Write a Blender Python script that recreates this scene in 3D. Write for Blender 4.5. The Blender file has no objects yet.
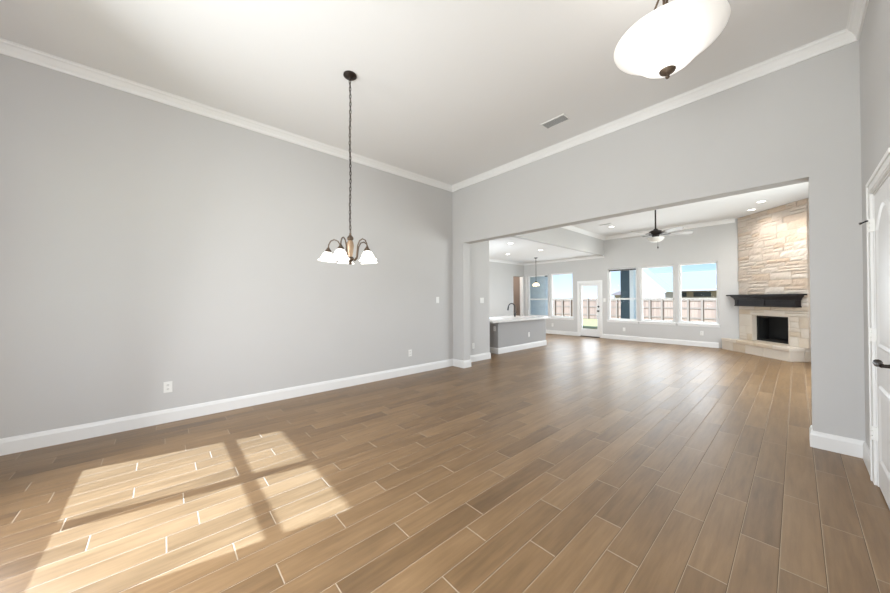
import bpy, bmesh, math, random
from mathutils import Vector, Matrix
random.seed(7)
PI = math.pi
S = bpy.context.scene
COL = S.collection

# ------------------------------------------------------------------ camera, sky, sun, daylight, exposure
cam_d = bpy.data.cameras.new('camera')
cam_d.sensor_width = 36.0
cam_d.lens = 36.0 * 314.9 / 890.0
cam_d.clip_start = 0.05
cam_d.clip_end = 300
cam = bpy.data.objects.new('camera', cam_d)
COL.objects.link(cam)
yaw, pitch, roll = 0.8402, 0.00856, -0.0043
fw = Vector((-math.sin(yaw) * math.cos(pitch), math.cos(yaw) * math.cos(pitch), math.sin(pitch)))
rt = Vector((math.cos(yaw), math.sin(yaw), 0))
up = rt.cross(fw)
r2 = rt * math.cos(roll) + up * math.sin(roll)
u2 = -rt * math.sin(roll) + up * math.cos(roll)
cam.matrix_world = Matrix(((r2.x, u2.x, -fw.x, 0), (r2.y, u2.y, -fw.y, 0), (r2.z, u2.z, -fw.z, 1.3), (0, 0, 0, 1)))
S.camera = cam

w = bpy.data.worlds.new('sky')
S.world = w
w.use_nodes = True
wn = w.node_tree
wn.nodes.clear()
wo = wn.nodes.new('ShaderNodeOutputWorld')
bg = wn.nodes.new('ShaderNodeBackground')
tc = wn.nodes.new('ShaderNodeTexCoord')
sx = wn.nodes.new('ShaderNodeSeparateXYZ')
cr = wn.nodes.new('ShaderNodeValToRGB')
nz = wn.nodes.new('ShaderNodeTexNoise')
nz.inputs['Scale'].default_value = 3.0
nz.inputs['Detail'].default_value = 6.0
mxs = wn.nodes.new('ShaderNodeMixRGB')
crn = wn.nodes.new('ShaderNodeValToRGB')
crn.color_ramp.elements[0].position = 0.52
crn.color_ramp.elements[1].position = 0.85
wn.links.new(tc.outputs['Generated'], sx.inputs[0])
wn.links.new(sx.outputs['Z'], cr.inputs[0])
e = cr.color_ramp.elements
e[0].position = 0.0; e[0].color = (0.74, 0.83, 0.92, 1)
e[1].position = 0.5; e[1].color = (0.22, 0.44, 0.80, 1)
m_ = e.new(0.09); m_.color = (0.36, 0.56, 0.84, 1)
wn.links.new(tc.outputs['Generated'], nz.inputs['Vector'])
wn.links.new(nz.outputs['Fac'], crn.inputs[0])
wn.links.new(crn.outputs[0], mxs.inputs['Fac'])
wn.links.new(cr.outputs[0], mxs.inputs[1])
mxs.inputs[2].default_value = (0.72, 0.80, 0.88, 1)
wn.links.new(mxs.outputs[0], bg.inputs[0])
bg.inputs[1].default_value = 1.4
wn.links.new(bg.outputs[0], wo.inputs[0])

def lamp(name, kind, loc, energy, color=(1, 1, 1), target=None, **kw):
    d = bpy.data.lights.new(name, kind)
    d.energy = energy
    d.color = color
    for k, v in kw.items():
        setattr(d, k, v)
    o = bpy.data.objects.new(name, d)
    COL.objects.link(o)
    o.location = loc
    if target is not None:
        o.rotation_euler = (Vector(target) - Vector(loc)).to_track_quat('-Z', 'Y').to_euler()
    return o

SUN_DIR = Vector((0.17, 1.0, -0.85))
lamp('sun', 'SUN', (0, -6, 8), 13.5, (0.70, 0.93, 1.33), target=(0.17, -5, 7.15), angle=math.radians(0.6))
# daylight arriving through the front window behind the camera
lamp('front_daylight', 'AREA', (-3.0, -1.28, 1.50), 90, (0.96, 0.98, 1.0), target=(0.2, 2.2, 0.9), shape='RECTANGLE', size=1.5, size_y=1.5)
lamp('entry_added_fill', 'AREA', (-0.62, -1.28, 1.30), 115, (0.96, 0.98, 1.0), target=(-4.0, 2.2, 0.8), shape='RECTANGLE', size=1.4, size_y=2.0)  # fill light added at a made-up glazed entry
# side and kitchen lamps: fill light added at unseen, made-up windows
lamp('side_added_fill', 'AREA', (1.03, 7.0, 1.5), 140, (0.95, 0.98, 1.0), target=(-3.0, 7.0, 2.0), shape='RECTANGLE', size=2.8, size_y=1.7)
lamp('back_window_daylight', 'AREA', (-2.72, 10.96, 1.45), 75, (0.95, 0.98, 1.0), target=(-2.72, 5.0, 1.0), shape='RECTANGLE', size=2.8, size_y=1.7)
lamp('back_door_daylight', 'AREA', (-5.35, 10.96, 1.25), 62, (0.95, 0.98, 1.0), target=(-4.9, 5.0, 0.8), shape='RECTANGLE', size=2.2, size_y=1.9)
lamp('kitchen_added_fill', 'AREA', (-6.1, 5.10, 1.5), 75, (0.95, 0.98, 1.0), target=(-7.2, 9.0, 1.0), shape='RECTANGLE', size=1.6, size_y=0.9)  # added fill at the made-up kitchen window
S.view_settings.view_transform = 'Standard'
S.view_settings.look = 'None'
S.view_settings.exposure = 0.19
S.view_settings.gamma = 1.0
S.view_settings.use_curve_mapping = False
S.cycles.max_bounces = 10
S.cycles.diffuse_bounces = 6
S.cycles.transparent_max_bounces = 16
S.cycles.caustics_reflective = False
S.cycles.caustics_refractive = False
S.cycles.sample_clamp_indirect = 1.5
w.cycles.sampling_method = 'NONE'

# ------------------------------------------------------------------ materials
def mat(name, color, rough=0.6, metal=0.0, noise=0.0, nscale=40.0, bump=0.0, bscale=120.0, emit=None, estr=0.0, spec=0.5, coords='Object'):
    m = bpy.data.materials.new(name)
    m.use_nodes = True
    nt = m.node_tree
    b = nt.nodes['Principled BSDF']
    b.inputs['Roughness'].default_value = rough
    b.inputs['Metallic'].default_value = metal
    b.inputs['Specular IOR Level'].default_value = spec
    t = nt.nodes.new('ShaderNodeTexCoord')
    n = nt.nodes.new('ShaderNodeTexNoise')
    n.inputs['Scale'].default_value = nscale
    n.inputs['Detail'].default_value = 4
    nt.links.new(t.outputs[coords], n.inputs['Vector'])
    mx = nt.nodes.new('ShaderNodeMixRGB')
    c = color
    mx.inputs[1].default_value = (c[0] * (1 - noise), c[1] * (1 - noise), c[2] * (1 - noise), 1)
    mx.inputs[2].default_value = (min(1, c[0] * (1 + noise)), min(1, c[1] * (1 + noise)), min(1, c[2] * (1 + noise)), 1)
    nt.links.new(n.outputs['Fac'], mx.inputs['Fac'])
    nt.links.new(mx.outputs[0], b.inputs['Base Color'])
    if bump:
        n2 = nt.nodes.new('ShaderNodeTexNoise')
        n2.inputs['Scale'].default_value = bscale
        n2.inputs['Detail'].default_value = 3
        nt.links.new(t.outputs[coords], n2.inputs['Vector'])
        bp = nt.nodes.new('ShaderNodeBump')
        bp.inputs['Strength'].default_value = bump
        bp.inputs['Distance'].default_value = 0.01
        nt.links.new(n2.outputs['Fac'], bp.inputs['Height'])
        nt.links.new(bp.outputs[0], b.inputs['Normal'])
    if emit:
        b.inputs['Emission Color'].default_value = (*emit, 1)
        b.inputs['Emission Strength'].default_value = estr
    return m

M = {}
M['wall'] = mat('gray_wall_paint', (0.575, 0.57, 0.565), 0.75, noise=0.015, nscale=2, bump=0.06, bscale=160)
M['ceil'] = mat('white_ceiling_paint', (0.80, 0.80, 0.80), 0.85, noise=0.01, nscale=2, bump=0.08, bscale=140)
M['trim'] = mat('white_trim_paint', (0.82, 0.82, 0.815), 0.38, noise=0.01, nscale=3)
M['door'] = mat('white_door_paint', (0.80, 0.80, 0.80), 0.38, noise=0.01, nscale=3)
M['plastic'] = mat('white_plastic', (0.84, 0.84, 0.82), 0.4, noise=0.01)
M['slot'] = mat('dark_slot', (0.12, 0.12, 0.12), 0.6)
M['bronze'] = mat('oil_rubbed_bronze', (0.028, 0.020, 0.016), 0.42, metal=0.5, noise=0.3, nscale=30)
M['abronze'] = mat('antique_bronze', (0.13, 0.095, 0.068), 0.42, metal=0.7, noise=0.3, nscale=40)
M['amber'] = mat('gold_brushed_bronze', (0.42, 0.29, 0.19), 0.35, metal=0.45, noise=0.2, nscale=25)
M['black'] = mat('matte_black_metal', (0.012, 0.012, 0.013), 0.4, metal=0.2, noise=0.2)
M['firebox'] = mat('sooty_black_steel', (0.008, 0.008, 0.008), 0.75, noise=0.3, nscale=20)
M['espresso'] = mat('espresso_stained_wood', (0.010, 0.007, 0.008), 0.42, noise=0.35, nscale=12, spec=0.25)
M['nickel'] = mat('satin_nickel', (0.62, 0.61, 0.6), 0.3, metal=0.9)
M['quartz'] = mat('pale_speckled_stone_top', (0.72, 0.71, 0.70), 0.18, noise=0.12, nscale=90)
M['island'] = mat('gray_island_paint', (0.40, 0.395, 0.395), 0.55, noise=0.02, nscale=3)
M['vent'] = mat('ceiling_vent_enamel', (0.72, 0.72, 0.71), 0.5)
M['ventdark'] = mat('vent_cavity', (0.5, 0.5, 0.5), 0.8)
M['shade'] = mat('frosted_white_glass_lit', (0.9, 0.89, 0.86), 0.3, noise=0.02, nscale=8, emit=(1.0, 0.96, 0.90), estr=1.5)
M['bowl'] = mat('alabaster_glass_lit', (0.9, 0.88, 0.84), 0.3, noise=0.05, nscale=5, emit=(1.0, 0.97, 0.93), estr=0.8)
def bulb_glow(m, rmax, hi, lo):
    nt = m.node_tree
    t = nt.nodes.new('ShaderNodeTexCoord'); sp_ = nt.nodes.new('ShaderNodeSeparateXYZ')
    nt.links.new(t.outputs['Object'], sp_.inputs[0])
    ln = nt.nodes.new('ShaderNodeVectorMath'); ln.operation = 'LENGTH'
    cb = nt.nodes.new('ShaderNodeCombineXYZ')
    nt.links.new(sp_.outputs['X'], cb.inputs[0]); nt.links.new(sp_.outputs['Y'], cb.inputs[1])
    nt.links.new(cb.outputs[0], ln.inputs[0])
    mr = nt.nodes.new('ShaderNodeMapRange')
    mr.inputs['From Min'].default_value = rmax * 0.35; mr.inputs['From Max'].default_value = rmax
    mr.inputs['To Min'].default_value = hi; mr.inputs['To Max'].default_value = lo
    nt.links.new(ln.outputs['Value'], mr.inputs['Value'])
    nt.links.new(mr.outputs[0], nt.nodes['Principled BSDF'].inputs['Emission Strength'])
bulb_glow(M['bowl'], 0.30, 0.85, 0.18)
M['pendshade'] = mat('cream_glass_lit', (0.9, 0.82, 0.62), 0.3, noise=0.03, nscale=8, emit=(1.0, 0.84, 0.55), estr=0.9)
M['canlens'] = mat('downlight_lens_lit', (0.95, 0.93, 0.9), 0.4, emit=(1.0, 0.95, 0.88), estr=6.0)
M['fanglass'] = mat('frosted_fan_glass', (0.72, 0.70, 0.66), 0.25, noise=0.03, nscale=10)
M['blade'] = mat('gray_walnut_fan_blade', (0.34, 0.31, 0.29), 0.3, noise=0.3, nscale=9)
M['ext'] = mat('slate_blue_siding', (0.72, 0.76, 0.78), 0.7, noise=0.15, nscale=6, bump=0.2, bscale=30)
M['extdark'] = mat('dark_slate_brick', (0.075, 0.105, 0.125), 0.8, noise=0.25, nscale=12, bump=0.3, bscale=25)
M['extpale'] = mat('pale_column_side', (0.90, 0.90, 0.88), 0.6, noise=0.03)
M['concrete'] = mat('patio_concrete', (0.5, 0.48, 0.45), 0.85, noise=0.08, nscale=8, bump=0.2, bscale=40)
M['lawn'] = mat('lawn_grass', (0.40, 0.30, 0.12), 0.95, noise=0.4, nscale=14, bump=0.6, bscale=60)
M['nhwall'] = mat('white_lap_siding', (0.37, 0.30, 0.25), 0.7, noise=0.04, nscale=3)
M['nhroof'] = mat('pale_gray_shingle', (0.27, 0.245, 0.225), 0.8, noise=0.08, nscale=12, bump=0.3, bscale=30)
M['garage_roof'] = mat('pale_weathered_shingle', (0.55, 0.49, 0.45), 0.8, noise=0.06, nscale=10)
M['roofing'] = mat('gray_roof_shingle', (0.22, 0.21, 0.20), 0.9, noise=0.2, nscale=12)
M['nhbrick'] = mat('red_brick', (0.42, 0.17, 0.13), 0.8, noise=0.25, nscale=14)
M['brroof'] = mat('brown_shingle', (0.17, 0.115, 0.09), 0.85, noise=0.15, nscale=10)
M['dwin'] = mat('dark_window_glass', (0.06, 0.065, 0.075), 0.15, noise=0.2, nscale=2)
M['hall'] = mat('hall_paint_dim_light', (0.36, 0.30, 0.265), 0.8, noise=0.02, nscale=2)  # same wall paint, browned to imitate dim warm light

def glass_mat():
    m = bpy.data.materials.new('clear_window_glass')
    m.use_nodes = True
    nt = m.node_tree
    nt.nodes.clear()
    o = nt.nodes.new('ShaderNodeOutputMaterial')
    t = nt.nodes.new('ShaderNodeBsdfTransparent')
    t.inputs[0].default_value = (0.95, 0.97, 0.97, 1)
    g = nt.nodes.new('ShaderNodeBsdfGlossy')
    g.inputs['Roughness'].default_value = 0.02
    f = nt.nodes.new('ShaderNodeFresnel')
    f.inputs[0].default_value = 1.05
    x = nt.nodes.new('ShaderNodeMixShader')
    nt.links.new(f.outputs[0], x.inputs[0])
    nt.links.new(t.outputs[0], x.inputs[1])
    nt.links.new(g.outputs[0], x.inputs[2])
    nt.links.new(x.outputs[0], o.inputs[0])
    return m
M['glass'] = glass_mat()

def N(nt, kind, **kw):
    n = nt.nodes.new(kind)
    for k, v in kw.items():
        setattr(n, k, v)
    return n

def math_node(nt, op, a, b=None):
    n = nt.nodes.new('ShaderNodeMath')
    n.operation = op
    for i, v in enumerate((a, b)):
        if v is None:
            continue
        if isinstance(v, (int, float)):
            n.inputs[i].default_value = v
        else:
            nt.links.new(v, n.inputs[i])
    return n.outputs[0]

def floor_mat():
    m = bpy.data.materials.new('wood_look_plank_tile')
    m.use_nodes = True
    nt = m.node_tree
    L = nt.links.new
    b = nt.nodes['Principled BSDF']
    tc = N(nt, 'ShaderNodeTexCoord')
    sp = N(nt, 'ShaderNodeSeparateXYZ')
    L(tc.outputs['Object'], sp.inputs[0])
    W, LEN, G = 0.1505, 0.85, 0.0030
    rx = math_node(nt, 'DIVIDE', math_node(nt, 'SUBTRACT', sp.outputs['X'], 0.082 - 60 * W), W)
    row = math_node(nt, 'FLOOR', rx)
    fx = math_node(nt, 'SUBTRACT', rx, row)
    wn1 = N(nt, 'ShaderNodeTexWhiteNoise', noise_dimensions='1D')
    L(row, wn1.inputs['W'])
    off = math_node(nt, 'ADD', math_node(nt, 'MULTIPLY', row, 0.36), math_node(nt, 'MULTIPLY', wn1.outputs['Value'], 0.30))
    ry = math_node(nt, 'ADD', math_node(nt, 'DIVIDE', math_node(nt, 'ADD', sp.outputs['Y'], 40.0), LEN), off)
    cl = math_node(nt, 'FLOOR', ry)
    fy = math_node(nt, 'SUBTRACT', ry, cl)
    # distance to the plank edge in metres
    dx = math_node(nt, 'MULTIPLY', math_node(nt, 'MINIMUM', fx, math_node(nt, 'SUBTRACT', 1.0, fx)), W)
    dy = math_node(nt, 'MULTIPLY', math_node(nt, 'MINIMUM', fy, math_node(nt, 'SUBTRACT', 1.0, fy)), LEN)
    d = math_node(nt, 'MINIMUM', dx, dy)
    gm = N(nt, 'ShaderNodeMapRange', clamp=True)
    gm.inputs['From Min'].default_value = G * 0.55
    gm.inputs['From Max'].default_value = G * 1.1
    L(d, gm.inputs['Value'])          # 0 in grout, 1 on plank
    cv = N(nt, 'ShaderNodeCombineXYZ')
    L(row, cv.inputs[0]); L(cl, cv.inputs[1])
    wn2 = N(nt, 'ShaderNodeTexWhiteNoise', noise_dimensions='2D')
    L(cv.outputs[0], wn2.inputs['Vector'])
    # grain coordinates, shifted for each plank
    gx = math_node(nt, 'ADD', sp.outputs['X'], math_node(nt, 'MULTIPLY', wn2.outputs['Value'], 37.0))
    gv = N(nt, 'ShaderNodeCombineXYZ')
    L(math_node(nt, 'MULTIPLY', gx, 34.0), gv.inputs[0])
    L(math_node(nt, 'MULTIPLY', sp.outputs['Y'], 2.6), gv.inputs[1])
    L(math_node(nt, 'MULTIPLY', row, 3.1), gv.inputs[2])
    n1 = N(nt, 'ShaderNodeTexNoise')
    n1.inputs['Scale'].default_value = 1.0; n1.inputs['Detail'].default_value = 6; n1.inputs['Roughness'].default_value = 0.62
    n1.inputs['Distortion'].default_value = 0.15
    L(gv.outputs[0], n1.inputs['Vector'])
    bv = N(nt, 'ShaderNodeCombineXYZ')
    L(math_node(nt, 'MULTIPLY', gx, 9.0), bv.inputs[0])
    L(math_node(nt, 'MULTIPLY', sp.outputs['Y'], 2.2), bv.inputs[1])
    L(math_node(nt, 'MULTIPLY', cl, 1.7), bv.inputs[2])
    n2 = N(nt, 'ShaderNodeTexNoise')
    n2.inputs['Scale'].default_value = 1.0; n2.inputs['Detail'].default_value = 3
    L(bv.outputs[0], n2.inputs['Vector'])
    tone = math_node(nt, 'ADD', math_node(nt, 'MULTIPLY', n1.outputs['Fac'], 0.36),
                     math_node(nt, 'ADD', math_node(nt, 'MULTIPLY', n2.outputs['Fac'], 0.28), math_node(nt, 'MULTIPLY', wn2.outputs['Value'], 0.17)))
    rp = N(nt, 'ShaderNodeValToRGB')
    el = rp.color_ramp.elements
    el[0].position = 0.20; el[0].color = (0.105, 0.056, 0.021, 1)
    el[1].position = 0.66; el[1].color = (0.340, 0.212, 0.105, 1)
    q = el.new(0.43); q.color = (0.222, 0.130, 0.058, 1)
    L(tone, rp.inputs[0])
    mx = N(nt, 'ShaderNodeMixRGB')
    L(gm.outputs[0], mx.inputs['Fac'])
    # pale grout with painted bevel highlight; long joints have painted shade on one side
    gcol = N(nt, 'ShaderNodeMixRGB')
    gcol.inputs[1].default_value = (0.40, 0.32, 0.235, 1)
    gcol.inputs[2].default_value = (0.42, 0.32, 0.215, 1)
    L(math_node(nt, 'LESS_THAN', dx, G * 0.9), gcol.inputs['Fac'])
    gcol2 = N(nt, 'ShaderNodeMixRGB')
    side = math_node(nt, 'MULTIPLY', math_node(nt, 'GREATER_THAN', fx, 0.5), math_node(nt, 'LESS_THAN', dx, G * 0.9))
    L(side, gcol2.inputs['Fac'])
    L(gcol.outputs[0], gcol2.inputs[1])
    gcol2.inputs[2].default_value = (0.085, 0.052, 0.028, 1)
    L(gcol2.outputs[0], mx.inputs[1])
    L(rp.outputs[0], mx.inputs[2])
    L(mx.outputs[0], b.inputs['Base Color'])
    rr = N(nt, 'ShaderNodeMapRange')
    rr.inputs['To Min'].default_value = 0.33; rr.inputs['To Max'].default_value = 0.43
    L(n2.outputs['Fac'], rr.inputs['Value'])
    rm = N(nt, 'ShaderNodeMixRGB')
    L(gm.outputs[0], rm.inputs['Fac'])
    rm.inputs[1].default_value = (0.8, 0.8, 0.8, 1)
    L(rr.outputs[0], rm.inputs[2])
    L(rm.outputs[0], b.inputs['Roughness'])
    b.inputs['Specular IOR Level'].default_value = 0.7
    gs = N(nt, 'ShaderNodeMapRange', clamp=True)
    gs.inputs['From Min'].default_value = 0.0
    gs.inputs['From Max'].default_value = 0.006
    L(d, gs.inputs['Value'])
    hgt = math_node(nt, 'ADD', gs.outputs[0], math_node(nt, 'MULTIPLY', n1.outputs['Fac'], 0.12))
    bp = N(nt, 'ShaderNodeBump')
    bp.inputs['Strength'].default_value = 0.30
    bp.inputs['Distance'].default_value = 0.0025
    L(hgt, bp.inputs['Height'])
    L(bp.outputs[0], b.inputs['Normal'])
    return m
M['floor'] = floor_mat()

def stone_mat(name, c1, c2, c3, bump=0.5):
    m = bpy.data.materials.new(name)
    m.use_nodes = True
    nt = m.node_tree
    L = nt.links.new
    b = nt.nodes['Principled BSDF']
    b.inputs['Roughness'].default_value = 0.85
    g = N(nt, 'ShaderNodeNewGeometry')
    tc = N(nt, 'ShaderNodeTexCoord')
    rp = N(nt, 'ShaderNodeValToRGB')
    el = rp.color_ramp.elements
    el[0].position = 0.0; el[0].color = (*c1, 1)
    el[1].position = 1.0; el[1].color = (*c3, 1)
    q = el.new(0.45); q.color = (*c2, 1)
    n = N(nt, 'ShaderNodeTexNoise')
    n.inputs['Scale'].default_value = 9.0; n.inputs['Detail'].default_value = 6
    L(tc.outputs['Object'], n.inputs['Vector'])
    t = math_node(nt, 'ADD', math_node(nt, 'MULTIPLY', g.outputs['Random Per Island'], 0.75), math_node(nt, 'MULTIPLY', n.outputs['Fac'], 0.35))
    L(t, rp.inputs[0])
    L(rp.outputs[0], b.inputs['Base Color'])
    n2 = N(nt, 'ShaderNodeTexNoise')
    n2.inputs['Scale'].default_value = 22.0; n2.inputs['Detail'].default_value = 7; n2.inputs['Roughness'].default_value = 0.6
    L(tc.outputs['Object'], n2.inputs['Vector'])
    bp = N(nt, 'ShaderNodeBump')
    bp.inputs['Strength'].default_value = bump
    bp.inputs['Distance'].default_value = 0.02
    L(n2.outputs['Fac'], bp.inputs['Height'])
    L(bp.outputs[0], b.inputs['Normal'])
    return m
M['stone'] = stone_mat('cream_limestone', (0.56, 0.42, 0.30), (0.65, 0.555, 0.475), (0.69, 0.625, 0.56), 0.6)
M['stone_smooth'] = stone_mat('sawn_cream_limestone', (0.58, 0.46, 0.32), (0.68, 0.60, 0.51), (0.72, 0.66, 0.58), 0.15)
M['mortar'] = mat('pale_mortar', (0.55, 0.48, 0.40), 0.9, noise=0.1, nscale=20)

def fence_mat():
    m = bpy.data.materials.new('weathered_cedar_boards')
    m.use_nodes = True
    nt = m.node_tree
    L = nt.links.new
    b = nt.nodes['Principled BSDF']
    b.inputs['Roughness'].default_value = 0.85
    g = N(nt, 'ShaderNodeNewGeometry')
    tc = N(nt, 'ShaderNodeTexCoord')
    mp = N(nt, 'ShaderNodeMapping')
    mp.inputs['Scale'].default_value = (20, 20, 1.2)
    n = N(nt, 'ShaderNodeTexNoise')
    n.inputs['Scale'].default_value = 1.0; n.inputs['Detail'].default_value = 4
    L(tc.outputs['Object'], mp.inputs[0]); L(mp.outputs[0], n.inputs['Vector'])
    rp = N(nt, 'ShaderNodeValToRGB')
    el = rp.color_ramp.elements
    el[0].position = 0.1; el[0].color = (0.25, 0.150, 0.095, 1)
    el[1].position = 0.95; el[1].color = (0.36, 0.225, 0.145, 1)
    L(math_node(nt, 'ADD', math_node(nt, 'MULTIPLY', g.outputs['Random Per Island'], 0.7), math_node(nt, 'MULTIPLY', n.outputs['Fac'], 0.4)), rp.inputs[0])
    L(rp.outputs[0], b.inputs['Base Color'])
    return m
M['fence'] = fence_mat()
M['fpost'] = mat('pale_fence_post', (0.24, 0.165, 0.11), 0.8, noise=0.15, nscale=8)

# ------------------------------------------------------------------ mesh helpers
class MB:
    def __init__(self):
        self.bm = bmesh.new()
    def box(self, a, b, bevel=0.0, mat4=None, seg=2):
        x0, x1 = sorted((a[0], b[0])); y0, y1 = sorted((a[1], b[1])); z0, z1 = sorted((a[2], b[2]))
        vs = [self.bm.verts.new(p) for p in ((x0, y0, z0), (x1, y0, z0), (x1, y1, z0), (x0, y1, z0), (x0, y0, z1), (x1, y0, z1), (x1, y1, z1), (x0, y1, z1))]
        fs = [self.bm.faces.new([vs[i] for i in q]) for q in ((0, 3, 2, 1), (4, 5, 6, 7), (0, 1, 5, 4), (1, 2, 6, 5), (2, 3, 7, 6), (3, 0, 4, 7))]
        if bevel > 0:
            es = list({e_ for f in fs for e_ in f.edges})
            r = bmesh.ops.bevel(self.bm, geom=es, offset=bevel, segments=seg, affect='EDGES', profile=0.5)
            vs = list({v for f in r['faces'] for v in f.verts} | {v for v in vs if v.is_valid})
        if mat4 is not None:
            bmesh.ops.transform(self.bm, matrix=mat4, verts=vs)
        return self
    def tube(self, pts, r, seg=10, closed=False):
        pts = [Vector(p) for p in pts]
        n = len(pts)
        rad = r if isinstance(r, (list, tuple)) else [r] * n
        rings = []
        prev = None
        for i, p in enumerate(pts):
            if closed:
                t = pts[(i + 1) % n] - pts[i - 1]
            else:
                t = pts[min(i + 1, n - 1)] - pts[max(i - 1, 0)]
            t.normalize()
            if prev is None:
                a = t.orthogonal().normalized()
            else:
                a = (prev - t * prev.dot(t)).normalized()
            prev = a
            bb = t.cross(a)
            rings.append([self.bm.verts.new(p + (a * math.cos(2 * PI * k / seg) + bb * math.sin(2 * PI * k / seg)) * rad[i]) for k in range(seg)])
        rng = range(n) if closed else range(n - 1)
        for i in rng:
            A, B = rings[i], rings[(i + 1) % n]
            for k in range(seg):
                self.bm.faces.new((A[k], A[(k + 1) % seg], B[(k + 1) % seg], B[k]))
        if not closed:
            self.bm.faces.new(rings[0][::-1]); self.bm.faces.new(rings[-1])
        return self
    def lathe(self, prof, c=(0, 0, 0), seg=32, axis='Z', cap=True):
        rings = []
        for r, z in prof:
            ring = []
            for k in range(seg):
                a = 2 * PI * k / seg
                if axis == 'Z':
                    p = (c[0] + r * math.cos(a), c[1] + r * math.sin(a), c[2] + z)
                elif axis == 'X':
                    p = (c[0] + z, c[1] + r * math.cos(a), c[2] + r * math.sin(a))
                else:
                    p = (c[0] + r * math.cos(a), c[1] + z, c[2] + r * math.sin(a))
                ring.append(self.bm.verts.new(p))
            rings.append(ring)
        for A, B in zip(rings, rings[1:]):
            for k in range(seg):
                self.bm.faces.new((A[k], A[(k + 1) % seg], B[(k + 1) % seg], B[k]))
        if cap:
            self.bm.faces.new(rings[0][::-1]); self.bm.faces.new(rings[-1])
        return self
    def prism(self, poly, z0, z1):
        a = [self.bm.verts.new((x, y, z0)) for x, y in poly]
        b = [self.bm.verts.new((x, y, z1)) for x, y in poly]
        n = len(poly)
        self.bm.faces.new(a[::-1]); self.bm.faces.new(b)
        for i in range(n):
            self.bm.faces.new((a[i], a[(i + 1) % n], b[(i + 1) % n], b[i]))
        return self
    def profile_x(self, poly, x0, x1):       # poly of (y, z) pulled along x
        a = [self.bm.verts.new((x0, y, z)) for y, z in poly]
        b = [self.bm.verts.new((x1, y, z)) for y, z in poly]
        n = len(poly)
        self.bm.faces.new(a[::-1]); self.bm.faces.new(b)
        for i in range(n):
            self.bm.faces.new((a[i], a[(i + 1) % n], b[(i + 1) % n], b[i]))
        return self
    def sweep(self, path, prof, closed=False):
        """profile (offset to the right of the path, z) swept along a plan polyline with mitred corners"""
        P = [Vector((p[0], p[1])) for p in path]
        n = len(P)
        rings = []
        for i in range(n):
            dirs = []
            if closed or i > 0:
                dirs.append((P[i] - P[i - 1]).normalized())
            if closed or i < n - 1:
                dirs.append((P[(i + 1) % n] - P[i]).normalized())
            ns = [Vector((d.y, -d.x)) for d in dirs]
            if len(ns) == 2:
                mtr = (ns[0] + ns[1])
                mtr = mtr / max(0.2, mtr.dot(ns[0]))
            else:
                mtr = ns[0]
            rings.append([self.bm.verts.new((P[i].x + mtr.x * o, P[i].y + mtr.y * o, z)) for o, z in prof])
        m_ = len(prof)
        for i in (range(n) if closed else range(n - 1)):
            A, B = rings[i], rings[(i + 1) % n]
            for k in range(m_):
                self.bm.faces.new((A[k], A[(k + 1) % m_], B[(k + 1) % m_], B[k]))
        if not closed:
            self.bm.faces.new(rings[0]); self.bm.faces.new(rings[-1][::-1])
        return self
    def xf(self, m4):
        bmesh.ops.transform(self.bm, matrix=m4, verts=self.bm.verts[:])
        return self
    def build(self, name, material, parent=None, smooth=False, kind=None, label=None):
        bmesh.ops.recalc_face_normals(self.bm, faces=self.bm.faces[:])
        me = bpy.data.meshes.new(name)
        self.bm.to_mesh(me)
        self.bm.free()
        me.materials.append(material)
        if smooth:
            for p in me.polygons:
                p.use_smooth = True
            try:
                me.set_sharp_from_angle(angle=math.radians(40))
            except Exception:
                pass
        o = bpy.data.objects.new(name, me)
        COL.objects.link(o)
        if parent is not None:
            o.parent = parent
        if kind:
            o['kind'] = kind
        if label:
            o['label'] = label
        return o

def tag(o, label, cat, group=None):
    o['label'] = label
    o['category'] = cat
    if group:
        o['group'] = group
    return o

def empty(name, loc, rz=0.0, kind=None):
    o = bpy.data.objects.new(name, None)
    COL.objects.link(o)
    o.location = loc
    o.rotation_euler = (0, 0, rz)
    o.empty_display_size = 0.1
    if kind:
        o['kind'] = kind
    return o

def thing(name, label, cat, loc=(0, 0, 0), rz=0.0, group=None):
    return tag(empty(name, loc, rz), label, cat, group)

def copy_tree(o, parent=None):
    c = o.copy()
    COL.objects.link(c)
    if parent is not None:
        c.parent = parent
    for ch in list(o.children):
        copy_tree(ch, c)
    return c

def st(mb, name, m):
    return mb.build(name, m, kind='structure')

def holes_wall(mb, u0, u1, z0, z1, holes, v0, v1, axis):
    """wall slab spanning u (x or y) with rectangular holes (a, b, c, d) = u range, z range"""
    us = sorted({u0, u1, *[h[0] for h in holes], *[h[1] for h in holes]})
    for a, b in zip(us, us[1:]):
        zs = [(z0, z1)]
        for h in holes:
            if h[0] <= a + 1e-6 and h[1] >= b - 1e-6:
                nzs = []
                for c, d in zs:
                    if h[2] > c: nzs.append((c, min(d, h[2])))
                    if h[3] < d: nzs.append((max(c, h[3]), d))
                zs = [z for z in nzs if z[1] - z[0] > 1e-5]
        for c, d in zs:
            if axis == 'x':
                mb.box((a, v0, c), (b, v1, d))
            else:
                mb.box((v0, a, c), (v1, b, d))

# ------------------------------------------------------------------ room shell
XL, Y0, XR, Y1 = -4.489, 4.2256, 0.361, 10.759
YF = -1.25               # front wall, inner face
YB = 4.40                # back face of the wide opening's wall
ZC, ZG, ZK = 3.50, 3.30, 2.71
XK, XG, XD = -7.26, 0.90, -4.19
YE = 5.33                # end of the left wall

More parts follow.
